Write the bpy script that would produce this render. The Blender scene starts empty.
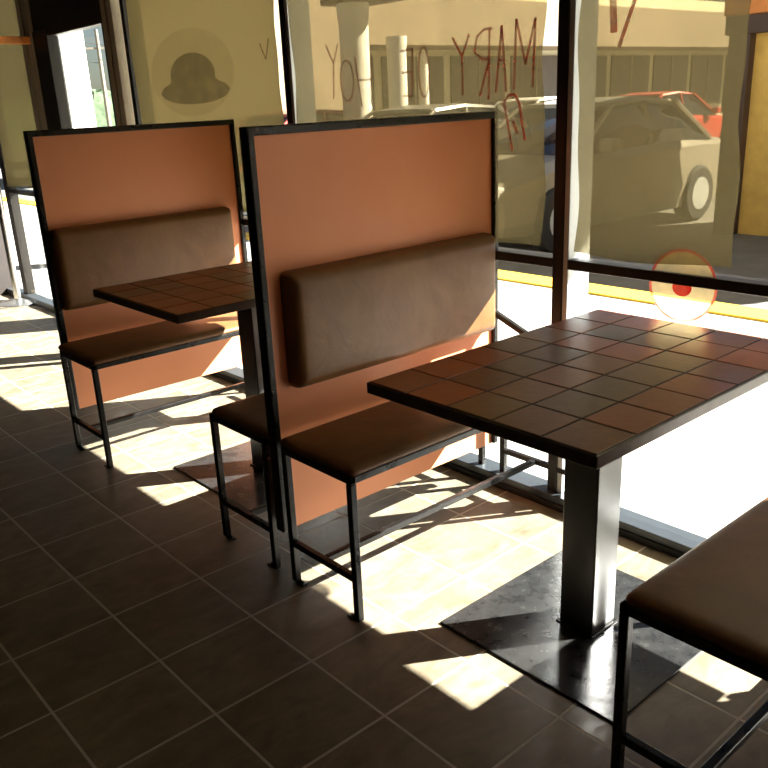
import bpy, bmesh, math, random
from mathutils import Vector, Matrix

random.seed(7)
SC = bpy.context.scene
COL = SC.collection

# ------------------------------------------------------------------ camera
def make_camera():
    f, yaw, pit, rol = 838.36, math.radians(-40.2547), math.radians(19.2542), math.radians(-2.7657)
    fwd = Vector((-math.sin(yaw) * math.cos(pit), math.cos(yaw) * math.cos(pit), -math.sin(pit)))
    right = Vector((math.cos(yaw), math.sin(yaw), 0))
    up = right.cross(fwd)
    R = math.cos(rol) * right + math.sin(rol) * up
    U = -math.sin(rol) * right + math.cos(rol) * up
    cd = bpy.data.cameras.new('camera')
    cd.sensor_width = 36
    cd.lens = f / 768 * 36
    cd.shift_x = 6.44 / 768
    cd.shift_y = 11.07 / 768
    cd.clip_start = 0.02
    cd.clip_end = 500
    cam = bpy.data.objects.new('camera', cd)
    COL.objects.link(cam)
    m = Matrix((R, U, -fwd)).transposed().to_4x4()
    m.translation = Vector((-1.236, -1.9521, 1.3813))
    cam.matrix_world = m
    SC.camera = cam
make_camera()

# ------------------------------------------------------------------ world, sun, exposure
SUN_DIR = Vector((-1.0, 0.63, -0.802))           # direction the sunlight travels
world = bpy.data.worlds.new('world')
SC.world = world
world.use_nodes = True
wn = world.node_tree.nodes
sky = wn.new('ShaderNodeTexSky')
sky.sky_type = 'NISHITA'
sky.sun_disc = False
sky.sun_elevation = math.radians(34)
sky.sun_rotation = math.radians(122)
world.node_tree.links.new(sky.outputs[0], wn['Background'].inputs[0])
wn['Background'].inputs[1].default_value = 0.11
sd = bpy.data.lights.new('sun', 'SUN')
sd.energy = 48
sd.color = (1.0, 0.97, 0.915)
sd.angle = math.radians(0.6)
sun = bpy.data.objects.new('sun', sd)
COL.objects.link(sun)
sun.rotation_euler = SUN_DIR.to_track_quat('-Z', 'Y').to_euler()
sun.location = (8, -6, 9)
SC.view_settings.view_transform = 'Standard'
SC.view_settings.look = 'None'
SC.view_settings.exposure = 0.0
SC.view_settings.gamma = 1.0
SC.view_settings.use_curve_mapping = False
SC.cycles.max_bounces = 10
SC.cycles.transparent_max_bounces = 16
SC.cycles.diffuse_bounces = 6

# ------------------------------------------------------------------ materials
class NT:
    def __init__(s, name):
        s.m = bpy.data.materials.new(name); s.m.use_nodes = True
        s.t = s.m.node_tree; s.n = s.t.nodes; s.b = s.n['Principled BSDF']; s.out = s.n['Material Output']
    def new(s, t, **k):
        n = s.n.new(t)
        for a, v in k.items(): setattr(n, a, v)
        return n
    def link(s, a, b): s.t.links.new(a, b)
    def set(s, **k):
        for a, v in k.items():
            s.b.inputs[a.replace('_', ' ')].default_value = v
    def coord(s): return s.new('ShaderNodeTexCoord').outputs['Object']
    def math(s, op, a, b=None, c=None):
        n = s.new('ShaderNodeMath', operation=op)
        for i, v in enumerate((a, b, c)):
            if v is None: continue
            if isinstance(v, (int, float)): n.inputs[i].default_value = v
            else: s.link(v, n.inputs[i])
        return n.outputs[0]
    def noise(s, scale, detail=4, rough=.6, vec=None, dist=0):
        n = s.new('ShaderNodeTexNoise')
        n.inputs['Scale'].default_value = scale; n.inputs['Detail'].default_value = detail
        n.inputs['Roughness'].default_value = rough; n.inputs['Distortion'].default_value = dist
        s.link(vec if vec is not None else s.coord(), n.inputs['Vector'])
        return n.outputs['Fac']
    def ramp(s, fac, stops):
        n = s.new('ShaderNodeValToRGB')
        e = n.color_ramp.elements
        while len(e) < len(stops): e.new(.5)
        for i, (p, c) in enumerate(stops):
            e[i].position = p; e[i].color = (*c, 1) if len(c) == 3 else c
        s.link(fac, n.inputs[0])
        return n.outputs[0]
    def mix(s, fac, a, b, mode='MIX'):
        n = s.new('ShaderNodeMix', data_type='RGBA', blend_type=mode)
        for i, v in ((0, fac), (6, a), (7, b)):
            if isinstance(v, (int, float)): n.inputs[i].default_value = v
            elif isinstance(v, tuple): n.inputs[i].default_value = (*v, 1)
            else: s.link(v, n.inputs[i])
        return n.outputs[2]
    def fresnel(s, f0):
        lw = s.new('ShaderNodeLayerWeight'); lw.inputs['Blend'].default_value = .5
        p = s.math('POWER', lw.outputs['Facing'], 5.0)
        return s.math('MULTIPLY_ADD', p, .7, f0)
    def bump(s, h, strength=.3, dist=.01):
        n = s.new('ShaderNodeBump')
        n.inputs['Strength'].default_value = strength; n.inputs['Distance'].default_value = dist
        s.link(h, n.inputs['Height']); s.link(n.outputs[0], s.b.inputs['Normal'])

def plain(name, col, rough=.5, metal=0, spec=.5, var=.12, scale=6, bump=0, bscale=60):
    t = NT(name)
    t.set(Roughness=rough, Metallic=metal)
    t.b.inputs['Specular IOR Level'].default_value = spec
    c2 = tuple(max(0, c * (1 - var)) for c in col); c3 = tuple(min(1, c * (1 + var)) for c in col)
    t.link(t.ramp(t.noise(scale), [(.3, c2), (.7, c3)]), t.b.inputs['Base Color'])
    if bump: t.bump(t.noise(bscale, 3), bump, .004)
    return t.m

def mat_floor():
    t = NT('slate_floor_tile')
    co = t.coord()
    sep = t.new('ShaderNodeSeparateXYZ'); t.link(co, sep.inputs[0])
    P = 0.29
    def cell(o, off):
        v = t.math('DIVIDE', t.math('SUBTRACT', o, off), P)
        fr = t.math('FRACT', v)
        d = t.math('MINIMUM', fr, t.math('SUBTRACT', 1.0, fr))
        return t.math('FLOOR', v), d
    ix, dx = cell(sep.outputs[0], -0.4835)
    iy, dy = cell(sep.outputs[1], 0.1795)
    d = t.math('MULTIPLY', t.math('MINIMUM', dx, dy), P)
    gr = t.new('ShaderNodeMapRange'); gr.interpolation_type = 'SMOOTHSTEP'
    gr.inputs[1].default_value = .0030; gr.inputs[2].default_value = .0044
    t.link(d, gr.inputs[0]); tile = gr.outputs[0]
    cmb = t.new('ShaderNodeCombineXYZ'); t.link(ix, cmb.inputs[0]); t.link(iy, cmb.inputs[1])
    wnz = t.new('ShaderNodeTexWhiteNoise'); wnz.noise_dimensions = '3D'; t.link(cmb.outputs[0], wnz.inputs['Vector'])
    # veined slate look, shifted per tile
    add = t.new('ShaderNodeVectorMath', operation='ADD')
    sc_ = t.new('ShaderNodeVectorMath', operation='SCALE'); sc_.inputs['Scale'].default_value = 7
    t.link(wnz.outputs['Color'], sc_.inputs[0]); t.link(co, add.inputs[0]); t.link(sc_.outputs[0], add.inputs[1])
    mp = t.new('ShaderNodeMapping'); mp.inputs['Scale'].default_value = (1, 2.2, 1); t.link(add.outputs[0], mp.inputs[0])
    n1 = t.noise(5, 6, .62, mp.outputs[0], 1.2)
    n2 = t.noise(16, 5, .6, add.outputs[0])
    base = t.ramp(n1, [(.28, (.12, .100, .068)), (.5, (.215, .188, .14)), (.72, (.335, .295, .225))])
    c = t.mix(.35, base, t.ramp(n2, [(.3, (.12, .095, .062)), (.7, (.33, .285, .21))]))
    tint = t.ramp(wnz.outputs['Value'], [(0, (.80, .79, .74)), (1, (1.08, 1.0, .92))])
    c = t.mix(1.0, c, tint, 'MULTIPLY')
    c = t.mix(tile, (.52, .48, .39), c)
    t.link(c, t.b.inputs['Base Color'])
    rr = t.ramp(n1, [(.3, (.36,) * 3), (.7, (.52,) * 3)])
    t.link(t.mix(tile, (.8, .8, .8), rr), t.b.inputs['Roughness'])
    t.b.inputs['Specular IOR Level'].default_value = .45
    h = t.math('ADD', t.math('MULTIPLY', tile, .55), t.math('MULTIPLY', n1, .35))
    t.bump(h, .55, .004)
    return t.m

def mat_table_tile():
    t = NT('terracotta_table_tile')
    at = t.new('ShaderNodeAttribute'); at.attribute_name = 'tint'
    c = t.ramp(at.outputs['Fac'], [(0, (.11, .058, .026)), (.3, (.32, .085, .026)), (.6, (.46, .10, .028)), (.8, (.24, .12, .052)), (1, (.15, .090, .044))])
    n = t.noise(38, 5, .65)
    c = t.mix(.32, c, t.ramp(n, [(.3, (.06, .026, .012)), (.7, (.26, .11, .045))]))
    t.link(c, t.b.inputs['Base Color'])
    t.set(Roughness=.3)
    t.bump(t.noise(70, 4), .18, .003)
    return t.m

def mat_vinyl():
    t = NT('brown_vinyl')
    n = t.noise(5, 5, .6, None, .6)
    t.link(t.ramp(n, [(.3, (.140, .062, .019)), (.7, (.225, .108, .038))]), t.b.inputs['Base Color'])
    t.set(Roughness=.45)
    t.b.inputs['Specular IOR Level'].default_value = .42
    h = t.math('ADD', t.math('MULTIPLY', t.noise(9, 3, .5, None, 1.0), 1.0), t.math('MULTIPLY', t.noise(220, 2), .06))
    t.bump(h, .22, .012)
    return t.m

def mat_panel():
    t = NT('salmon_laminate')
    n = t.noise(2.5, 3)
    t.link(t.ramp(n, [(.3, (.79, .31, .155)), (.7, (.83, .345, .18))]), t.b.inputs['Base Color'])
    t.set(Roughness=.38)
    t.b.inputs['Specular IOR Level'].default_value = .22
    t.bump(t.noise(180, 2), .05, .002)
    return t.m

def mat_steel(name, rough=.32, wear=True, metal=False):
    t = NT(name)
    n = t.noise(22, 5, .65)
    if wear and rough < .25: c = t.ramp(n, [(.35, (.014, .014, .014)), (.65, (.030, .030, .029)), (.82, (.060, .057, .050))])
    elif wear: c = t.ramp(n, [(.6, (.008, .0075, .007)), (.8, (.024, .021, .017))])
    else: c = t.ramp(n, [(.3, (.009, .009, .009)), (.7, (.015, .014, .013))])
    t.link(c, t.b.inputs['Base Color'])
    k0, k1 = (.97, 1.03) if metal else ((.9, 1.5) if rough < .25 else (.75, 1.5))
    t.link(t.ramp(n, [(.35, (rough * k0,) * 3), (.7, (rough * k1,) * 3)]), t.b.inputs['Roughness'])
    t.b.inputs['Specular IOR Level'].default_value = .28
    if metal:
        t.b.inputs['Specular IOR Level'].default_value = .6
        t.link(t.ramp(n, [(.3, (.016, .015, .013)), (.7, (.021, .020, .017))]), t.b.inputs['Base Color'])
    t.bump(t.noise(45, 3), .04 if metal else .12, .003)
    return t.m

def mat_glass():
    t = NT('clear_glass')
    t.n.remove(t.b)
    tr = t.new('ShaderNodeBsdfTransparent'); tr.inputs[0].default_value = (.96, .97, .96, 1)
    gl = t.new('ShaderNodeBsdfGlossy'); gl.inputs['Roughness'].default_value = .02
    fr = t.fresnel(.02)
    mx = t.new('ShaderNodeMixShader')
    t.link(fr, mx.inputs[0]); t.link(tr.outputs[0], mx.inputs[1]); t.link(gl.outputs[0], mx.inputs[2])
    t.link(mx.outputs[0], t.out.inputs[0])
    return t.m

def mat_film(name, tcol, haze_col, haze, ripple=.25):
    t = NT(name)
    t.n.remove(t.b)
    n = t.noise(3.2, 3, .5, None, .8)
    tr = t.new('ShaderNodeBsdfTransparent')
    a = tuple(c * .9 for c in tcol); b = tuple(min(1, c * 1.1) for c in tcol)
    t.link(t.ramp(n, [(.3, a), (.7, b)]), tr.inputs[0])
    tl = t.new('ShaderNodeBsdfTranslucent'); tl.inputs[0].default_value = (*haze_col, 1)
    gl = t.new('ShaderNodeBsdfGlossy'); gl.inputs['Roughness'].default_value = .12
    gl.inputs[0].default_value = (.8, .75, .6, 1)
    bp = t.new('ShaderNodeBump'); bp.inputs['Strength'].default_value = ripple; bp.inputs['Distance'].default_value = .02
    t.link(n, bp.inputs['Height']); t.link(bp.outputs[0], gl.inputs['Normal'])
    m1 = t.new('ShaderNodeMixShader'); m1.inputs[0].default_value = haze
    t.link(tr.outputs[0], m1.inputs[1]); t.link(tl.outputs[0], m1.inputs[2])
    fr = t.fresnel(.03)
    m2 = t.new('ShaderNodeMixShader')
    t.link(fr, m2.inputs[0]); t.link(m1.outputs[0], m2.inputs[1]); t.link(gl.outputs[0], m2.inputs[2])
    t.link(m2.outputs[0], t.out.inputs[0])
    return t.m

def mat_paint_on_glass(name, col, alpha):
    t = NT(name)
    tr = t.new('ShaderNodeBsdfTransparent')
    t.set(Roughness=.6); t.b.inputs['Base Color'].default_value = (*col, 1)
    tl = t.new('ShaderNodeBsdfTranslucent'); tl.inputs[0].default_value = (*col, 1)
    m0 = t.new('ShaderNodeMixShader'); m0.inputs[0].default_value = .6
    t.link(t.b.outputs[0], m0.inputs[1]); t.link(tl.outputs[0], m0.inputs[2])
    mx = t.new('ShaderNodeMixShader')
    n = t.noise(14, 3)
    t.link(t.ramp(n, [(.3, (alpha * .75,) * 3), (.7, (min(1, alpha * 1.2),) * 3)]), mx.inputs[0])
    t.link(tr.outputs[0], mx.inputs[1]); t.link(m0.outputs[0], mx.inputs[2])
    t.link(mx.outputs[0], t.out.inputs[0])
    return t.m

M = dict(
    floor=mat_floor(), tile=mat_table_tile(), vinyl=mat_vinyl(), panel=mat_panel(),
    steel=mat_steel('black_painted_steel'), plate=mat_steel('glossy_black_plate', .2), pedestal=mat_steel('worn_steel_tube', .3, True, True), glass=mat_glass(),
    film=mat_film('khaki_window_film', (.27, .24, .165), (.40, .33, .17), .20),
    film2=mat_film('khaki_window_film_cloudy', (.085, .070, .036), (.26, .215, .10), .40),
    frame=plain('dark_bronze_aluminium', (.016, .014, .012), .38, .2, .5),
    frame_grey=plain('grey_bronze_aluminium', (.36, .31, .23), .45, .2, .5),
    silver=plain('mill_aluminium', (.52, .55, .56), .4, .3, .5, .06),
    grout=plain('dark_grout', (.03, .022, .016), .8),
    edge=plain('worn_wood_edge', (.055, .042, .030), .4, 0, .5, .35, 24, .15, 50),
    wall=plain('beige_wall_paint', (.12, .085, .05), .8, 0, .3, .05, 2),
    darkwall=plain('dark_wall_panel', (.03, .024, .02), .6),
    sill=plain('blue_grey_sill', (.040, .047, .054), .3, .1, .5, .08),
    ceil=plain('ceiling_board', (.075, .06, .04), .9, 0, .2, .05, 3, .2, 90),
    concrete=plain('pale_concrete', (.46, .44, .40), .85, 0, .2, .08, 1.5),
    asphalt=plain('grey_asphalt', (.20, .19, .17), .9, 0, .2, .2, 2),
    yellow=plain('yellow_curb_paint', (.80, .50, .04), .7, 0, .3, .12, 8),
    cream=plain('cream_stucco', (.72, .66, .47), .85, 0, .2, .05, 1),
    fascia=plain('tan_fascia', (.30, .235, .16), .8, 0, .2, .06, 1),
    storefront=plain('brown_storefront', (.10, .075, .05), .4, 0, .4, .2, 1),
    white=plain('white_column_paint', (.85, .82, .74), .7, 0, .3, .04, 2),
    orange=plain('orange_brown_fascia', (.55, .20, .05), .7),
    brown=plain('dark_brown_timber', (.06, .03, .018), .6),
    yellowwall=plain('ochre_wall', (.62, .40, .10), .8),
    wood=plain('reddish_wood', (.80, .28, .05), .45, 0, .5, .25, 14),
    woodend=plain('pale_wood_end', (.75, .52, .30), .6),
    chrome=plain('brushed_chrome', (.75, .76, .76), .22, .95, .5, .04),
    rubber=plain('black_rubber', (.02, .02, .02), .8),
    red=mat_paint_on_glass('red_window_paint', (.58, .12, .07), .55),
    redfaint=mat_paint_on_glass('faded_red_window_paint', (.48, .16, .10), .40),
    redsolid=mat_paint_on_glass('red_sticker_print', (.85, .05, .04), .85),
    stickery=mat_paint_on_glass('yellow_sticker_print', (.98, .84, .52), .62),
    stickerr=mat_paint_on_glass('pink_sticker_print', (.90, .22, .16), .75),
    ghost=mat_paint_on_glass('faded_brown_print', (.16, .115, .055), .34),
    ghostlight=mat_paint_on_glass('faded_pale_print', (.60, .52, .30), .09),
    carwhite=plain('white_car_paint', (.82, .80, .76), .25, 0, .6, .02),
    carsilver=plain('silver_tan_car_paint', (.30, .27, .22), .3, .2, .6, .02),
    carred=plain('red_car_paint', (.45, .05, .03), .25, 0, .6, .02),
    cargrey=plain('grey_car_paint', (.22, .21, .20), .25, .3, .6, .02),
    carglass=plain('tinted_car_glass', (.02, .022, .025), .05, 0, .8),
    lamp=plain('car_headlamp_lens', (.8, .8, .78), .1, .3, .8),
)

# ------------------------------------------------------------------ mesh helpers
def obj(name, bm, mat, parent=None, smooth=False, angle=None):
    me = bpy.data.meshes.new(name)
    bmesh.ops.recalc_face_normals(bm, faces=bm.faces[:])
    bm.to_mesh(me); bm.free()
    mats = mat if isinstance(mat, (list, tuple)) else [mat]
    for m in mats: me.materials.append(m)
    if smooth:
        for p in me.polygons: p.use_smooth = True
        if angle:
            try: me.set_sharp_from_angle(angle=math.radians(angle))
            except Exception: pass
    o = bpy.data.objects.new(name, me)
    COL.objects.link(o)
    if parent is not None: o.parent = parent
    return o

def box(bm, a, b, bev=0, seg=2, mi=0):
    x0, y0, z0 = [min(p, q) for p, q in zip(a, b)]
    x1, y1, z1 = [max(p, q) for p, q in zip(a, b)]
    v = [bm.verts.new(p) for p in ((x0, y0, z0), (x1, y0, z0), (x1, y1, z0), (x0, y1, z0), (x0, y0, z1), (x1, y0, z1), (x1, y1, z1), (x0, y1, z1))]
    fs = [bm.faces.new([v[i] for i in f]) for f in ((3, 2, 1, 0), (4, 5, 6, 7), (0, 1, 5, 4), (1, 2, 6, 5), (2, 3, 7, 6), (3, 0, 4, 7))]
    for f in fs: f.material_index = mi
    if bev:
        es = list({e for f in fs for e in f.edges})
        r = bmesh.ops.bevel(bm, geom=es, offset=bev, segments=seg, affect='EDGES', profile=.5)
        for f in r['faces']: f.material_index = mi
    return bm

def bar(bm, p, q, w, h=None, bev=.003, up=Vector((0, 0, 1))):
    """square tube between two points"""
    h = h or w
    p, q = Vector(p), Vector(q)
    d = (q - p); L = d.length; d.normalize()
    if abs(d.dot(up)) > .98: up = Vector((0, 1, 0))
    s = d.cross(up).normalized(); u = s.cross(d)
    t = bmesh.new()
    box(t, (0, -w / 2, -h / 2), (L, w / 2, h / 2), bev, 2)
    m = Matrix((d, s, u)).transposed().to_4x4(); m.translation = p
    t.transform(m)
    me = bpy.data.meshes.new('t'); t.to_mesh(me); t.free(); bm.from_mesh(me); bpy.data.meshes.remove(me)
    return bm

def lathe(bm, prof, c=(0, 0, 0), n=32, axis='z'):
    rings = []
    for r, z in prof:
        ring = []
        for k in range(n):
            a = 2 * math.pi * k / n
            if axis == 'z': p = (c[0] + r * math.cos(a), c[1] + r * math.sin(a), c[2] + z)
            elif axis == 'y': p = (c[0] + r * math.cos(a), c[1] + z, c[2] + r * math.sin(a))
            else: p = (c[0] + z, c[1] + r * math.cos(a), c[2] + r * math.sin(a))
            ring.append(bm.verts.new(p))
        rings.append(ring)
    for a, b in zip(rings, rings[1:]):
        for k in range(n): bm.faces.new((a[k], a[(k + 1) % n], b[(k + 1) % n], b[k]))
    bm.faces.new(rings[0][::-1]); bm.faces.new(rings[-1])
    return bm

def cushion(u0, u1, v0, v1, h, r, edge, crown, mapf, nu=40, nv=20, corner=.03):
    """upholstered pad: grid over u,v with rounded rim; mapf(u,v,h) -> xyz"""
    bm = bmesh.new()
    def spaced(a, b, n, rr):
        # dense near the rim
        s = [0, .08, .2, .35, .55, .8, 1.0]
        pts = [a + rr * k for k in s]
        mid = [a + rr + (b - a - 2 * rr) * (k / (n)) for k in range(1, n)]
        return pts + mid + [b - rr * k for k in reversed(s)]
    us, vs = spaced(u0, u1, nu, r), spaced(v0, v1, nv, r)
    g = []
    for u in us:
        row = []
        for v in vs:
            du, dv = min(u - u0, u1 - u), min(v - v0, v1 - v)
            # round the corners in plan
            pu, pv = u, v
            if du < corner and dv < corner:
                cu = u0 + corner if u - u0 < u1 - u else u1 - corner
                cv = v0 + corner if v - v0 < v1 - v else v1 - corner
                a, b = u - cu, v - cv
                m_ = max(abs(a), abs(b)); l = math.hypot(a, b)
                if l > 1e-6: pu, pv = cu + a * m_ / l, cv + b * m_ / l
            d = min(du, dv)
            k = min(d / r, 1)
            prof = edge + (1 - edge) * math.sqrt(max(0, 1 - (1 - k) ** 2))
            s1 = math.sin(math.pi * (u - u0) / (u1 - u0)); s2 = math.sin(math.pi * (v - v0) / (v1 - v0))
            hh = h * prof + crown * max(0, s1) ** .6 * max(0, s2) ** .6
            row.append(bm.verts.new(mapf(pu, pv, hh)))
        g.append(row)
    for i in range(len(us) - 1):
        for j in range(len(vs) - 1):
            bm.faces.new((g[i][j], g[i + 1][j], g[i + 1][j + 1], g[i][j + 1]))
    # rim down to the base
    rim = [g[i][0] for i in range(len(us))] + [g[-1][j] for j in range(1, len(vs))] + [g[i][-1] for i in range(len(us) - 2, -1, -1)] + [g[0][j] for j in range(len(vs) - 2, 0, -1)]
    uv = [(us[i], vs[0]) for i in range(len(us))]
    base = []
    inv = {}
    for vtx in rim: base.append(None)
    bl = []
    for vtx in rim:
        bl.append(bm.verts.new(cush_base(vtx.co, mapf)))
    n = len(rim)
    for k in range(n): bm.faces.new((rim[k], rim[(k + 1) % n], bl[(k + 1) % n], bl[k]))
    bm.faces.new(bl)
    return bm

def cush_base(co, mapf):
    # project onto the h=0 plane of the map (maps used here are axis-aligned)
    o = Vector(mapf(0, 0, 0)); n = Vector(mapf(0, 0, 1)) - o
    return co - n * ((co - o).dot(n) / n.dot(n))

def tag(o, label=None, cat=None, group=None, kind=None):
    if label: o['label'] = label
    if cat: o['category'] = cat
    if group: o['group'] = group
    if kind: o['kind'] = kind
    return o

def empty(name, loc=(0, 0, 0), rz=0):
    o = bpy.data.objects.new(name, None)
    o.empty_display_size = .1
    COL.objects.link(o); o.location = loc; o.rotation_euler.z = rz
    return o

def struct(name, bm, mat, label=None, **k):
    o = obj(name, bm, mat, **k); o['kind'] = 'structure'
    if label: o['label'] = label
    return o

# ------------------------------------------------------------------ setting: room shell
XW = .98                                        # glass plane
Y0, Y1, XL, ZC = -4.2, 5.35, -4.4, 2.65
b = bmesh.new(); box(b, (XL, Y0, -.06), (XW + .06, Y1, 0)); struct('floor', b, M['floor'], 'brown slate tiled floor with pale grout lines')
b = bmesh.new(); box(b, (XL, Y0, ZC), (XW + .06, Y1, ZC + .08)); struct('ceiling', b, M['ceil'], 'plain pale ceiling above the dining room')
b = bmesh.new(); box(b, (XL - .1, Y0, 0), (XL, Y1, ZC)); struct('wall_left', b, M['wall'], 'beige wall on the aisle side')
b = bmesh.new(); box(b, (XL, Y1, 0), (XW + .06, Y1 + .1, ZC)); struct('wall_back', b, M['darkwall'], 'dark wall closing the far end')
b = bmesh.new(); box(b, (XL, Y0 - .1, 0), (XW + .06, Y0, ZC)); struct('wall_front', b, M['wall'], 'beige wall behind the viewer')
b = bmesh.new(); box(b, (XW - .03, Y0, 2.2), (XW + .06, Y1, ZC)); struct('wall_right', b, M['wall'], 'wall strip above the shop windows')

ZS, ZT0, ZT1, ZTOP = .05, .846, .878, 2.2
def mullion(bm, ya, yb, z0=0.0, z1=ZTOP, d=.018):
    box(bm, (XW - d, ya, z0), (XW + .05, yb, z1), .003)

# base trim under the glass: black kick and aluminium sill
b = bmesh.new(); box(b, (XW - .052, Y0, 0), (XW + .05, 2.60, .024), .003); box(b, (XW - .052, 4.06, 0), (XW + .05, Y1, .024), .003)
struct('baseboard_right', b, M['frame'], 'black kick strip under the shop windows')
b = bmesh.new(); box(b, (XW - .046, Y0, .024), (XW + .045, 2.60, ZS), .003); box(b, (XW - .046, 4.06, .024), (XW + .045, Y1, ZS), .003)
struct('trim_1', b, M['sill'], 'aluminium sill along the window bottom')

def wavy_film(ya, yb, za, zb, x=XW - .012, amp=.006, edge=.008, seed=0, bulge=0):
    """thin plastic sheet hung on the inside of the glass, uneven edges"""
    rnd = random.Random(seed)
    ph = [rnd.uniform(0, 6.28) for _ in range(8)]
    bm = bmesh.new(); nu, nv = 40, 46
    grids = []
    for side in (0, 1):
        g = []
        for i in range(nu + 1):
            row = []
            for j in range(nv + 1):
                s, r = i / nu, j / nv
                y = ya + (yb - ya) * s; z = za + (zb - za) * r
                e0 = edge * (math.sin(9 * z + ph[0]) + .5 * math.sin(23 * z + ph[1]))
                e1 = edge * (math.sin(8 * z + ph[2]) + .5 * math.sin(19 * z + ph[3]))
                y += e0 * (1 - s) + e1 * s
                z += edge * math.sin(10 * y + ph[4]) * (1 - r)
                xx = x - amp * (1 + .5 * math.sin(11 * y + 3 * z + ph[5]) + .5 * math.sin(6 * z - 7 * y + ph[6])) - bulge * math.sin(math.pi * s) * (1 - r) - side * .0012
                row.append(bm.verts.new((xx, y, z)))
            g.append(row)
        grids.append(g)
    for g in grids[:1]:
        for i in range(nu):
            for j in range(nv):
                bm.faces.new((g[i][j], g[i + 1][j], g[i + 1][j + 1], g[i][j + 1]))
    for row in grids[1]:
        for v in row: bm.verts.remove(v)
    return bm

def ribbon(bm, pts, w, x, th=.0012):
    """painted stroke on the glass plane, pts are (y,z)"""
    P = [Vector((p[0], p[1])) for p in pts]
    L = []; Rr = []
    for i, p in enumerate(P):
        d = (P[min(i + 1, len(P) - 1)] - P[max(i - 1, 0)]).normalized()
        n = Vector((-d.y, d.x)) * w / 2
        L.append(p + n); Rr.append(p - n)
    def V(q, xx): return bm.verts.new((xx, q.x, q.y))
    a = [(V(l, x), V(r, x), V(l, x - th), V(r, x - th)) for l, r in zip(L, Rr)]
    for p, q in zip(a, a[1:]):
        bm.faces.new((p[0], q[0], q[1], p[1])); bm.faces.new((p[2], p[3], q[3], q[2]))
        bm.faces.new((p[0], p[2], q[2], q[0])); bm.faces.new((p[1], q[1], q[3], p[3]))
    bm.faces.new(a[0]); bm.faces.new((a[-1][0], a[-1][1], a[-1][3], a[-1][2]))

def disc(bm, y, z, ry, rz, x, th=.001, n=48, hole=0):
    o = []; 
    for xx in (x, x - th):
        o.append([bm.verts.new((xx, y + ry * math.cos(2 * math.pi * k / n), z + rz * math.sin(2 * math.pi * k / n))) for k in range(n)])
    if not hole:
        bm.faces.new(o[0]); bm.faces.new(o[1][::-1])
        for k in range(n): bm.faces.new((o[0][k], o[1][k], o[1][(k + 1) % n], o[0][(k + 1) % n]))
    else:
        i = []
        for xx in (x, x - th):
            i.append([bm.verts.new((xx, y + hole * ry * math.cos(2 * math.pi * k / n), z + hole * rz * math.sin(2 * math.pi * k / n))) for k in range(n)])
        for k in range(n):
            k2 = (k + 1) % n
            bm.faces.new((o[0][k], o[0][k2], i[0][k2], i[0][k])); bm.faces.new((o[1][k], i[1][k], i[1][k2], o[1][k2]))
            bm.faces.new((o[0][k], o[1][k], o[1][k2], o[0][k2])); bm.faces.new((i[0][k], i[0][k2], i[1][k2], i[1][k]))

def window(n, ya, yb, label, film=None, film_span=None, lower=True):
    """ya<yb glass opening; black mullion stands at the low-y side"""
    w = empty('window_%d' % n, (XW, (ya + yb) / 2, 0)); w['kind'] = 'structure'; w['label'] = label
    inv = Matrix.Translation((-XW, -(ya + yb) / 2, 0))
    def P(name, bm, mat, **k):
        bm.transform(inv); return obj(name, bm, mat, w, **k)
    b = bmesh.new(); box(b, (XW - .003, ya, ZS), (XW + .003, yb, ZT0)); P('lower_glass', b, M['glass'])
    b = bmesh.new(); box(b, (XW - .003, ya, ZT1), (XW + .003, yb, ZTOP)); P('upper_glass', b, M['glass'])
    b = bmesh.new(); box(b, (XW - .02, ya, ZT0), (XW + .05, yb, ZT1), .003); P('transom', b, M['frame'])
    if film:
        fa, fb = film_span or (ya + .02, yb - .02)
        b = wavy_film(fa, fb, ZT1 + .026, ZTOP, seed=n); P('plastic_film', b, M[film], smooth=True)
    return w, P

# mullions between the panes: black inner post with a silver strip on the outer flank
def post(n, ya, yb, ys=None):
    b = bmesh.new(); mullion(b, ya, yb)
    o = struct('trim_%d' % n, b, M['frame'], 'black upright between two shop windows')
    if ys:
        b = bmesh.new(); box(b, (XW - .014, ys[0], ZS), (XW + .10, ys[1], ZTOP), .002)
        obj('aluminium_strip', b, M['silver'], o)
    return o
post(2, -.306, -.266, (-.326, -.306))
post(3, 1.122, 1.157, (1.102, 1.122))
post(4, -1.756, -1.716, (-1.788, -1.756))
post(5, -3.206, -3.166, (-3.238, -3.206))
post(6, 4.93, 5.02)

w1, P1 = window(1, -.266, 1.102, 'window pane with painted lettering, filmed khaki above the transom', 'film', (-.222, 1.085))
w2, P2 = window(2, 1.157, 2.56, 'window pane with a faint round print, between door and lettered pane', 'film2', (1.190, 2.53))
w3, P3 = window(3, -1.716, -.326, 'window pane beside the near table, with a round sticker', 'film', (-.86, -.352))
w4, P4 = window(4, 4.06, 4.93, 'narrow window pane at the far end past the door', 'film2', (4.08, 4.92))
w5, P5 = window(5, -3.166, -1.788, 'window pane beside the viewer', 'film2')
w6, P6 = window(6, -4.2, -3.238, 'last window pane behind the viewer', 'film2')

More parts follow.
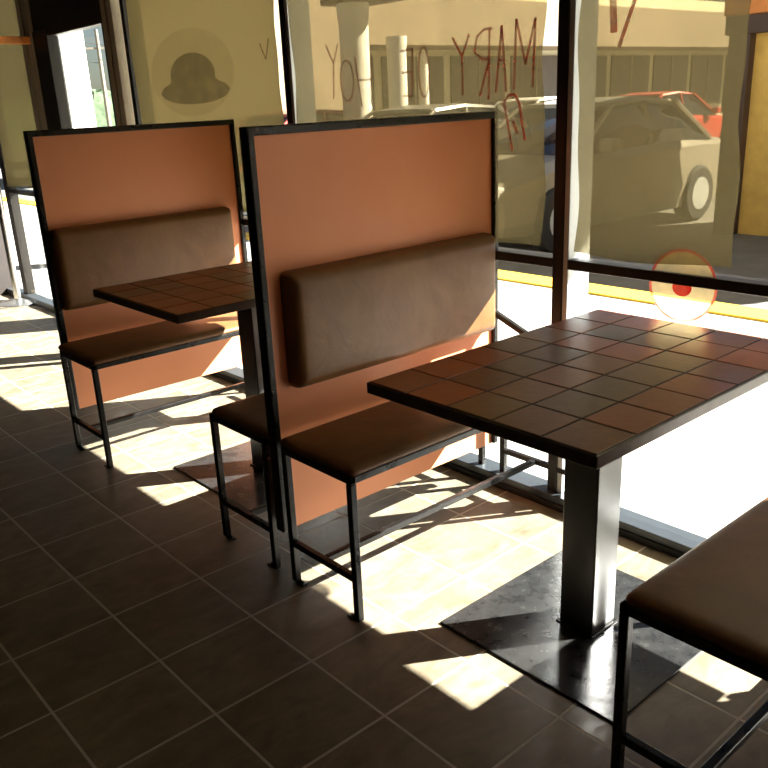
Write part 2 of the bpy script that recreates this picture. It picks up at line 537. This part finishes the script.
# painted lettering seen from behind (traced strokes, in the plane of the film)
XT = XW - .028
def strokes(P, name, mat, lst, w, label):
    b = bmesh.new()
    for k, s in enumerate(lst): ribbon(b, s, w if not isinstance(s[-1], float) else s[-1], XT - .0004 * k)
    o = P(name, b, M[mat]); o['label'] = label
    return o
def oval(cy, cz, ry, rz, n=22): return [(cy + ry * math.cos(2 * math.pi * k / n), cz + rz * math.sin(2 * math.pi * k / n)) for k in range(n + 1)]
strokes(P1, 'painted_word', 'redfaint', [
    [(.800, 1.530), (.812, 1.400)], [(.842, 1.60), (.800, 1.53)], [(.765, 1.60), (.800, 1.53)],     # Y
    oval(.722, 1.463, .040, .073),                                                                  # O
    [(.668, 1.545), (.640, 1.367)], [(.575, 1.550), (.583, 1.372)], [(.652, 1.462), (.580, 1.462)]], .009,
    'thin faded red painted word, seen mirrored')
strokes(P1, 'painted_word', 'redfaint', [
    [(.353, 1.556), (.362, 1.390)], [(.415, 1.548), (.353, 1.550)], [(.410, 1.476), (.357, 1.476)], [(.405, 1.398), (.360, 1.394)],
    oval(.296, 1.472, .026, .082)], .009, 'thin faded red painted short word, seen mirrored')
strokes(P1, 'painted_word', 'red', [
    [(.158, 1.572), (.116, 1.514)], [(.082, 1.576), (.112, 1.514)], [(.114, 1.514), (.112, 1.388)],
    [(.058, 1.520), (.046, 1.566), (.015, 1.585), (-.02, 1.585)], [(-.008, 1.585), (-.004, 1.372)], [(.058, 1.520), (.020, 1.495), (-.006, 1.498)], [(-.006, 1.49), (.034, 1.385)],
    [(-.060, 1.590), (-.036, 1.392)], [(-.060, 1.590), (-.080, 1.392)], [(-.045, 1.488), (-.071, 1.488)],
    [(-.120, 1.603), (-.112, 1.398)], [(-.120, 1.603), (-.158, 1.470)], [(-.158, 1.470), (-.195, 1.600)], [(-.195, 1.600), (-.188, 1.402)]], .009,
    'dark red painted first word, seen mirrored')
strokes(P1, 'painted_word', 'red', [
    [(-.068, 1.362), (-.104, 1.212)], [(-.130, 1.362), (-.156, 1.245)], [(-.068, 1.362), (-.088, 1.383), (-.112, 1.383), (-.130, 1.362)], [(-.104, 1.305), (-.128, 1.262)]], .010,
    'dark red painted second line, seen mirrored')
strokes(P2, 'painted_mark', 'redfaint', [[(1.232, 1.655), (1.262, 1.575)], [(1.262, 1.575), (1.300, 1.64)]], .008, 'small faded red painted tick in the upper corner')
strokes(P3, 'painted_mark', 'red', [[(-.455, 1.72), (-.462, 1.62), (-.470, 1.534)]], .022, 'thick red painted stroke')
strokes(P3, 'painted_mark', 'red', [[(-.575, 1.72), (-.532, 1.612), (-.488, 1.496)]], .012, 'thin red painted stroke slanting to the thick one')

# faint round print with a hat-like shape on the pane next to the door
b = bmesh.new(); disc(b, 1.93, 1.555, .40, .20, XT + .004); P2('round_print', b, M['ghostlight'])['label'] = 'faint pale disc print'
b = bmesh.new()
def blob(pts, x):
    a = [bm_.new((x, y, z)) for y, z in pts for bm_ in (b.verts,)]
    c = [b.verts.new((x - .001, y, z)) for y, z in pts]
    b.faces.new(a); b.faces.new(c[::-1])
    for k in range(len(pts)): b.faces.new((a[k], c[k], c[(k + 1) % len(pts)], a[(k + 1) % len(pts)]))
hat = []
for k in range(72):
    t = 2 * math.pi * k / 72
    c_, s_ = math.cos(t), math.sin(t)
    def el(a, b_, dz):
        # distance from (0,0) to an ellipse centred at (0,dz)
        A = (c_ / a) ** 2 + (s_ / b_) ** 2; B = -2 * s_ * dz / b_ ** 2; C_ = (dz / b_) ** 2 - 1
        D = B * B - 4 * A * C_
        return (-B + math.sqrt(D)) / (2 * A) if D > 0 else 0
    r_ = max(el(.335, .058, 0), el(.215, .10, .075))
    hat.append((1.905 + r_ * c_, 1.470 + r_ * s_))
blob(hat, XT)
P2('hat_print', b, M['ghost'])['label'] = 'faded brown hat-shaped print'

# round sticker low on the pane by the near table
b = bmesh.new(); disc(b, -.722, .842, .100, .100, XW - .006); P3('round_sticker', b, M['stickery'])['label'] = 'round yellow sticker under the transom'
b = bmesh.new(); disc(b, -.722, .842, .106, .106, XW - .0075, hole=.93); P3('sticker_ring', b, M['stickerr'])['label'] = 'red sticker rim'
b = bmesh.new(); disc(b, -.722, .838, .030, .026, XW - .0085); P3('sticker_emblem', b, M['redsolid'])['label'] = 'red centre of the sticker'

# door at the far end: bronze frame, black stile, clear glass
d = empty('door_1', (XW, 3.3, 0)); d['kind'] = 'structure'; d['label'] = 'glazed shop door at the far end of the window wall'
dinv = Matrix.Translation((-XW, -3.3, 0))
def PD(name, bm, mat, **k):
    bm.transform(dinv); return obj(name, bm, mat, d, **k)
b = bmesh.new(); box(b, (XW - .03, 2.69, 0), (XW + .05, 2.745, ZTOP), .003); box(b, (XW - .03, 2.77, 0), (XW + .05, 2.82, ZTOP), .003); PD('door_frame', b, M['frame_grey'])
b = bmesh.new(); box(b, (XW - .02, 2.56, 0), (XW + .04, 2.60, ZTOP)); box(b, (XW - .02, 2.745, 0), (XW + .04, 2.77, ZTOP)); PD('door_gasket', b, M['frame'])
b = bmesh.new(); box(b, (XW - .05, 3.86, 0), (XW + .05, 3.93, ZTOP), .003); box(b, (XW - .05, 3.96, 0), (XW + .05, 4.03, ZTOP), .003); PD('door_frame', b, M['frame_grey'])
b = bmesh.new(); box(b, (XW - .035, 3.93, 0), (XW + .04, 3.96, ZTOP)); box(b, (XW - .035, 4.03, 0), (XW + .04, 4.06, ZTOP)); PD('door_gasket', b, M['frame'])
b = bmesh.new(); box(b, (XW - .04, 3.62, 0.01), (XW + .03, 3.85, 1.90), .004); box(b, (XW - .025, 2.82, .01), (XW + .03, 2.85, 1.9), .004); box(b, (XW - .03, 2.83, .01), (XW + .03, 3.62, .13), .004); PD('door_stile', b, M['frame'])
b = bmesh.new(); box(b, (XW - .025, 2.82, 1.86), (XW + .04, 3.86, ZTOP), .004); PD('door_header', b, M['frame'])
b = bmesh.new(); box(b, (XW - .003, 2.85, .13), (XW + .003, 3.62, 1.86)); PD('door_glass', b, M['glass'])
b = bmesh.new(); box(b, (XW - .003, 2.60, 0), (XW + .003, 2.69, ZTOP)); PD('side_glass', b, M['glass'])
b = bmesh.new(); bar(b, (XW - .08, 2.86, .95), (XW - .08, 3.6, .95), .022); bar(b, (XW - .08, 2.87, .95), (XW - .03, 2.87, .95), .018); bar(b, (XW - .08, 3.59, .95), (XW - .03, 3.59, .95), .018); PD('push_bar', b, M['silver'])

# ------------------------------------------------------------------ outdoors: ground, added sun blocker
b = bmesh.new(); box(b, (XW + .06, -40, -.14), (4.13, 60, -.02)); struct('pavement', b, M['concrete'], 'sunlit concrete pavement outside')
b = bmesh.new(); box(b, (3.87, -40, -.02), (4.13, 60, -.005)); struct('curb', b, M['yellow'], 'yellow painted curb edge of the pavement')
b = bmesh.new(); box(b, (4.13, -60, -.3), (120, 120, -.16)); struct('parking_lot', b, M['asphalt'], 'grey asphalt parking lot')
b = bmesh.new(); box(b, (XW + .06, -9, 2.97), (3.62, 4.6, 3.2)); struct('sun_blocker', b, M['cream'], 'added flat slab out of view, blocking sun above the transom')  # unseen slab, added to keep direct sun off the upper panes

# ------------------------------------------------------------------ booths
T, W, L, H, ZB = .0395, .024, .983, 1.336, .155
LG, GAP, DS, ZSEAT, ZST = .0215, .043, .3635, .450, .146

def build_side(root, sgn, x0=0.0, gap=GAP, ds=DS, rgap=None):
    """one bench on the sgn side (-1: toward -y) of the partition"""
    def y(v): return sgn * v
    X1 = x0 + L if x0 >= 0 else L
    # legs with foot plates
    for xa in (x0, X1 - LG):
        gp = rgap if (rgap and xa > .5) else gap
        for va, vb, tabdir in ((gp, gp + LG, 1), (ds - LG, ds, -1)):
            b = bmesh.new(); box(b, (xa, y(va), .004), (xa + LG, y(vb), ZSEAT - .022), .003)
            leg = obj('leg', b, M['steel'], root)
            b = bmesh.new()
            v0, v1 = (vb - .004, vb + .032) if tabdir > 0 else (va - .032, va + .004)
            box(b, (xa + .001, y(v0), 0), (xa + LG - .001, y(v1), .006), .002)
            lathe(b, [(.006, .006), (.006, .010), (.0035, .012)], (xa + LG / 2, y((v0 + v1) / 2), 0), 10)
            obj('foot_plate', b, M['steel'], leg)
    # side stretchers and long stretcher
    for xa in (x0, X1 - LG):
        b = bmesh.new(); bar(b, (xa + LG / 2, y(gap + LG), ZST - .010), (xa + LG / 2, y(ds - LG), ZST - .010), .02)
        obj('side_stretcher', b, M['steel'], root)
    ym = y((gap + ds) / 2)
    b = bmesh.new(); bar(b, (x0 + LG, ym, ZST - .010), (X1 - LG, ym, ZST - .010), .02)
    obj('long_stretcher', b, M['steel'], root)
    # seat frame of square tube
    b = bmesh.new()
    zc = ZSEAT - .011
    for v in (gap + LG / 2, ds - LG / 2): bar(b, (x0, y(v), zc), (X1, y(v), zc), LG, .022)
    for xa in (x0 + LG / 2, X1 - LG / 2): bar(b, (xa, y(gap), zc), (xa, y(ds), zc), LG, .022)
    box(b, (x0 + .012, y(gap + .012), ZSEAT - .006), (X1 - .012, y(ds - .012), ZSEAT - .0005))  # board added to block the light strip between cushion and end rail
    obj('seat_frame', b, M['steel'], root)
    # seat pad
    b = cushion(x0 + .004, X1 - .035, T / 2 + .004, ds - .002, .022, .035, .3, .008, lambda u, v, h: (u, y(v), ZSEAT + h), 36, 16, .02)
    obj('seat_cushion', b, M['vinyl'], root, smooth=True)
    # back pad
    b = cushion(.072, .935, .603, .945, .058, .034, .30, .010, lambda u, v, h: (u + x0 * 1.5, y(.007 + h), v), 36, 18, .02)
    obj('backrest_cushion', b, M['vinyl'], root, smooth=True)

def build_booth(y, sides, label, arm=False, Lp=L, x0=0.0, gap=GAP, ds=DS, rgap=None):
    root = empty('booth_bench', (0, y, 0))
    tag(root, label, 'bench', 'booth benches along the shop window')
    b = bmesh.new()
    box(b, (0, -T / 2, ZB), (W, T / 2, H), .005, 3); box(b, (Lp - W, -T / 2, ZB), (Lp, T / 2, H), .005, 3)
    box(b, (.002, -T / 2 + .0005, H - W), (Lp - .002, T / 2 - .0005, H), .005, 3)
    obj('partition_frame', b, M['steel'], root)
    b = bmesh.new(); box(b, (W - .004, -.007, ZB), (Lp - W + .004, .007, H - W + .004))
    obj('partition_panel', b, M['panel'], root)
    for s in sides: build_side(root, s, x0, gap, ds, rgap)
    for s in sides[:1] if arm else ():
        # window-side arm: slanted bar from the partition post and its upright
        b = bmesh.new(); bar(b, (.955, s * .015, .665), (.955, s * (ds - .01), .535), .02); bar(b, (.955, s * (ds - .012), .45), (.955, s * (ds - .012), .54), .02)
        obj('arm_brace', b, M['steel'], root)
    return root
booth_a = build_booth(0, (-1, 1), 'double-sided booth with a salmon panel, nearest to the viewer in full view', arm=True)
booth_b = build_booth(1.5977, (-1,), 'booth with a salmon panel farther back, behind the smaller-looking table', Lp=.965, x0=-.035, gap=.055, ds=.398, rgap=.022)
booth_c = build_booth(-1.59, (1, -1), 'booth cut off by the lower right corner, only brown seat and legs showing', ds=.408, rgap=.022)

# ------------------------------------------------------------------ tables
TS, NX, NY = .1335, 7, 5
def build_table(name_label, cx, cy, zt, top_dy=0):
    root = empty('dining_table', (cx, cy, 0))
    tag(root, name_label, 'table', 'tiled tables between the booths')
    hx, hy = (TS * NX) / 2, (TS * NY) / 2 - .010
    tsy = 2 * hy / NY
    th, bd = .030, .004
    # wooden edge and core
    b = bmesh.new(); box(b, (-hx - bd, -hy - bd + top_dy, zt - th), (hx + bd, hy + bd + top_dy, zt - .002), .003)
    obj('table_edge', b, M['edge'], root)
    b = bmesh.new(); box(b, (-hx, -hy + top_dy, zt - .006), (hx, hy + top_dy, zt - .0012)); g = obj('grout', b, M['grout'], root)
    b = bmesh.new(); lay = b.faces.layers.float.new('tint')
    rnd = random.Random(int(100 + cy * 10))
    for i in range(NX):
        for j in range(NY):
            n0 = len(b.faces)
            x = -hx + i * TS; y = -hy + j * tsy + top_dy
            t = bmesh.new(); box(t, (x + .0022, y + .0022, zt - .006), (x + TS - .0022, y + tsy - .0022, zt + rnd.uniform(-.0004, .0006)), .0022, 2)
            me = bpy.data.meshes.new('t'); t.to_mesh(me); t.free(); b.from_mesh(me); bpy.data.meshes.remove(me)
            b.faces.ensure_lookup_table()
            v = rnd.random()
            for f in b.faces[n0:]: f[lay] = v
    obj('tile_top', b, M['tile'], root)
    # pedestal, base plate, top bracket
    b = bmesh.new(); box(b, (-.0525, -.0525, .006), (.0525, .0525, zt - th - .004), .004, 3); ped = obj('pedestal', b, M['pedestal'], root)
    b = bmesh.new()
    for s in (-1, 1):
        bar(b, (-.06, s * .056, .008), (.06, s * .056, .008), .010, .008, .003); bar(b, (s * .056, -.06, .008), (s * .056, .06, .008), .010, .008, .003)
    obj('weld_bead', b, M['steel'], ped)
    b = bmesh.new(); box(b, (-.287, -.283, 0), (.287, .283, .007), .002)
    obj('base_plate', b, M['plate'], root)
    b = bmesh.new(); box(b, (-.2, -.16, zt - th - .006), (.2, .16, zt - th + .001)); obj('mounting_plate', b, M['steel'], root)
    return root
build_table('brown tiled pedestal table in the foreground, before the nearest salmon booth', .451, -.804, .7495)
build_table('brown tiled pedestal table farther back, partly hidden behind the nearest booth', .449, .735, .768, .045)

# ------------------------------------------------------------------ small things at the far end
pole = empty('barrier_post', (.86, 4.86, 0)); tag(pole, 'slim chrome post on a round base at the far left by the window', 'post')
b = bmesh.new(); lathe(b, [(.165, 0), (.165, .012), (.15, .022), (.05, .034), (.03, .045)], n=40); obj('base', b, M['chrome'], pole, smooth=True, angle=40)
b = bmesh.new(); lathe(b, [(.026, .04), (.026, .90), (.032, .905), (.032, .96), (.02, .975)], n=28); obj('pole', b, M['chrome'], pole, smooth=True, angle=40)

rail = empty('wooden_rail', (.925, 3.90, 1.855)); tag(rail, 'reddish wooden rail end high at the left edge of the photo', 'rail')
b = bmesh.new(); box(b, (-.75, -.03, -.022), (.012, .03, .022), .004); obj('rail_bar', b, M['wood'], rail)
b = bmesh.new(); box(b, (.010, -.029, -.021), (.026, .029, .021), .003); obj('end_cap', b, M['woodend'], rail)

# ------------------------------------------------------------------ outdoors: cars, buildings, pillars
def build_car(x, y, paint, label, rz=0):
    """nose points to -x; origin on the ground at car centre"""
    root = empty('car', (x, y, -.16), rz); tag(root, label, 'car', 'cars parked facing the shop')
    def loft(sec, mat, name, parent=root):
        bm = bmesh.new(); rings = []
        for xx, hw_b, hw_t, zb, zt in sec:
            pts = [(-hw_b * .96, zb), (-hw_b, zb + (zt - zb) * .35), (-hw_t, zt - (zt - zb) * .12), (-hw_t * .88, zt), (hw_t * .88, zt), (hw_t, zt - (zt - zb) * .12), (hw_b, zb + (zt - zb) * .35), (hw_b * .96, zb)]
            rings.append([bm.verts.new((xx, p, q)) for p, q in pts])
        for a, c in zip(rings, rings[1:]):
            for k in range(8): bm.faces.new((a[k], a[(k + 1) % 8], c[(k + 1) % 8], c[k]))
        bm.faces.new(rings[0][::-1]); bm.faces.new(rings[-1])
        return obj(name, bm, mat, parent, smooth=True, angle=35)
    loft([(-2.2, .62, .58, .32, .60), (-2.1, .80, .74, .24, .72), (-1.4, .86, .80, .20, .88), (-.75, .88, .83, .20, .95), (.6, .88, .84, .20, .97), (1.5, .87, .82, .20, .98), (2.1, .82, .76, .26, .93), (2.22, .66, .62, .34, .70)], paint, 'body')
    loft([(-.95, .80, .74, .90, .94), (-.15, .78, .62, .92, 1.40), (.45, .78, .62, .93, 1.45), (1.1, .78, .60, .93, 1.40), (1.75, .78, .70, .92, .97)], M['carglass'], 'window_band')
    loft([(-.18, .60, .58, 1.36, 1.425), (.45, .62, .60, 1.40, 1.475), (1.12, .60, .56, 1.36, 1.425)], paint, 'roof')
    for s in (-1, 1):
        b = bmesh.new(); bar(b, (-.93, s * .77, .94), (-.15, s * .62, 1.41), .05, .05, .01); obj('roof_pillar', b, paint, root); b = bmesh.new(); bar(b, (1.72, s * .75, .95), (1.1, s * .60, 1.41), .06, .06, .01); obj('roof_pillar', b, paint, root); b = bmesh.new(); bar(b, (.40, s * .785, .95), (.42, s * .64, 1.42), .05, .04, .01); obj('roof_pillar', b, paint, root)
    for sx in (-1.35, 1.35):
        for s in (-1, 1):
            b = bmesh.new(); lathe(b, [(.20, -.10), (.30, -.10), (.33, -.07), (.33, .07), (.30, .10), (.20, .10)], (sx, s * .80, .33), 26, 'y')
            wh = obj('wheel', b, M['rubber'], root, smooth=True, angle=40)
            b = bmesh.new(); lathe(b, [(.19, -.105), (.20, .0), (.19, .105)], (sx, s * .80, .33), 20, 'y'); obj('hub_cap', b, M['silver'], wh, smooth=True, angle=40)
    for s in (-1, 1):
        b = bmesh.new(); box(b, (-2.19, s * .44, .60), (-2.02, s * .74, .72), .03, 3); obj('headlamp', b, M['lamp'], root)
        b = bmesh.new(); box(b, (-.72, s * .86, .95), (-.55, s * 1.02, 1.08), .03, 3); obj('side_mirror', b, paint, root)
    b = bmesh.new(); box(b, (-2.235, -.40, .52), (-2.12, .40, .66), .02); obj('grille', b, M['rubber'], root)
    b = bmesh.new(); box(b, (-2.27, -.74, .34), (-2.1, .74, .47), .04, 3); obj('bumper', b, paint, root)
    return root
build_car(7.1, 4.2, M['carsilver'], 'large tan car outside, its side and rear wheel seen through the near pane')
build_car(7.2, 7.0, M['cargrey'], 'grey car outside, only its roof showing above the right half of the nearest booth panel')
build_car(7.0, 9.9, M['carred'], 'red car outside, its roof showing above the left end of the nearest booth panel')
build_car(17.0, 9.0, M['carred'], 'red car in the far row outside, beyond the rear of the large tan car', math.pi)
build_car(16.6, 12.0, M['carwhite'], 'white car in the far row outside, beyond the bonnet of the large tan car', math.pi)

bd = empty('shop_building', (0, 20, 0)); tag(bd, 'long cream shop building across the parking lot', 'building')
b = bmesh.new(); box(b, (15, .6, -.16), (80, 8, 5.2)); obj('wall', b, M['cream'], bd)
b = bmesh.new(); box(b, (15, -1.4, 3.0), (80, .7, 4.45), .02); obj('fascia', b, M['fascia'], bd)
for k in range(12):
    b = bmesh.new(); x = 15.4 + k * 3.3
    box(b, (x, .52, .1), (x + 2.9, .62, 2.8)); f = obj('shop_front', b, M['storefront'], bd)
    b = bmesh.new(); box(b, (x + 1.42, .48, .1), (x + 1.48, .54, 2.8)); obj('mullion', b, M['frame_grey'], f)

wg = empty('side_wing', (0, 0, 0)); tag(wg, 'tan side wing with a dark soffit, seen through the lettered pane', 'building')
b = bmesh.new(); box(b, (8.4, 17, -.16), (14.6, 18.4, 6)); obj('wall', b, M['fascia'], wg)
b = bmesh.new(); box(b, (7.66, 3.6, 2.84), (8.5, 9.5, 3.25), .02); obj('soffit', b, M['brown'], wg)

def pillar(x, y, h, r, label):
    root = empty('pillar', (x, y, -.16)); tag(root, label, 'pillar', 'white round pillars outside')
    b = bmesh.new(); lathe(b, [(r * 1.3, 0), (r * 1.3, .15), (r, .2)], n=32); obj('base', b, M['white'], root, smooth=True, angle=35)
    b = bmesh.new(); lathe(b, [(r, .18), (r * .97, h - .25)], n=32); obj('shaft', b, M['white'], root, smooth=True, angle=35)
    b = bmesh.new(); lathe(b, [(r, h - .26), (r * 1.04, h - .20), (r * 1.08, h)], n=32); obj('capital', b, M['white'], root, smooth=True, angle=35)
pillar(7.95, 9.05, 3.0, .24, 'thickest white pillar outside, behind the mirrored word on the left')
pillar(13.54, 14.17, 3.0, .24, 'middle white pillar outside, behind the short mirrored word')
pillar(19.3, 19.2, 3.0, .18, 'thinnest and farthest white pillar outside, right of the other two')

cp = empty('canopy_post', (2.17, 6.30, -.02)); tag(cp, 'square white sunlit post outside the far door', 'post')
b = bmesh.new(); box(b, (-.12, -.12, 0), (.12, .12, 2.99), .01); obj('shaft', b, M['white'], cp)
b = bmesh.new(); box(b, (-.18, -.18, 0), (.18, .18, .12), .01); obj('base', b, M['white'], cp)

kb = empty('kiosk', (7.75, 2.58, -.16)); tag(kb, 'ochre kiosk with orange roof edge and dark post, at the right edge of the window', 'building')
b = bmesh.new(); box(b, (.02, -3.4, 0), (1.7, -.12, 2.2)); obj('wall', b, M['yellowwall'], kb)
b = bmesh.new(); box(b, (-.14, -3.5, 2.20), (1.8, .17, 2.75), .02); obj('roof_edge', b, M['orange'], kb)
b = bmesh.new(); box(b, (-.12, -3.48, 2.02), (1.75, .15, 2.20), .01); obj('beam', b, M['brown'], kb)
b = bmesh.new(); box(b, (-.10, -.12, 0), (.12, .11, 2.03), .01); obj('post', b, M['brown'], kb)

up = empty('utility_pole', (21.2, 48.0, -.16)); tag(up, 'thin utility pole with crossarm far away, seen through the door glass', 'pole')
b = bmesh.new(); lathe(b, [(.14, 0), (.10, 6.2)], n=12); obj('shaft', b, M['frame_grey'], up, smooth=True, angle=40)
b = bmesh.new(); bar(b, (-1.1, .4, 5.2), (1.1, -.4, 5.2), .10); obj('crossarm', b, M['frame_grey'], up)
for k, (zz, off) in enumerate(((5.3, -.9), (5.3, .9), (4.4, 0))):
    b = bmesh.new(); bar(b, (-9, off, zz + .8), (0, off, zz), .03); bar(b, (0, off, zz), (12, off + 2, zz + .9), .03); obj('wire', b, M['rubber'], up)
hd = empty('hedge', (17.0, 50.0, -.16)); tag(hd, 'low grey-green hedge far away, seen through the door glass', 'hedge')
rnd = random.Random(3)
b = bmesh.new()
bmesh.ops.create_grid(b, x_segments=60, y_segments=8, size=1)
for v in b.verts:
    x, y = v.co.x * 9, v.co.y
    h = max(0, 1 - abs(y) ** 3) ** .5
    v.co = (x, y * 1.1, h * (2.7 + .25 * math.sin(x * 1.7) + rnd.uniform(-.2, .2)))
obj('foliage', b, plain('hedge_leaves', (.10, .14, .08), .9, 0, .2, .4, 3), hd)
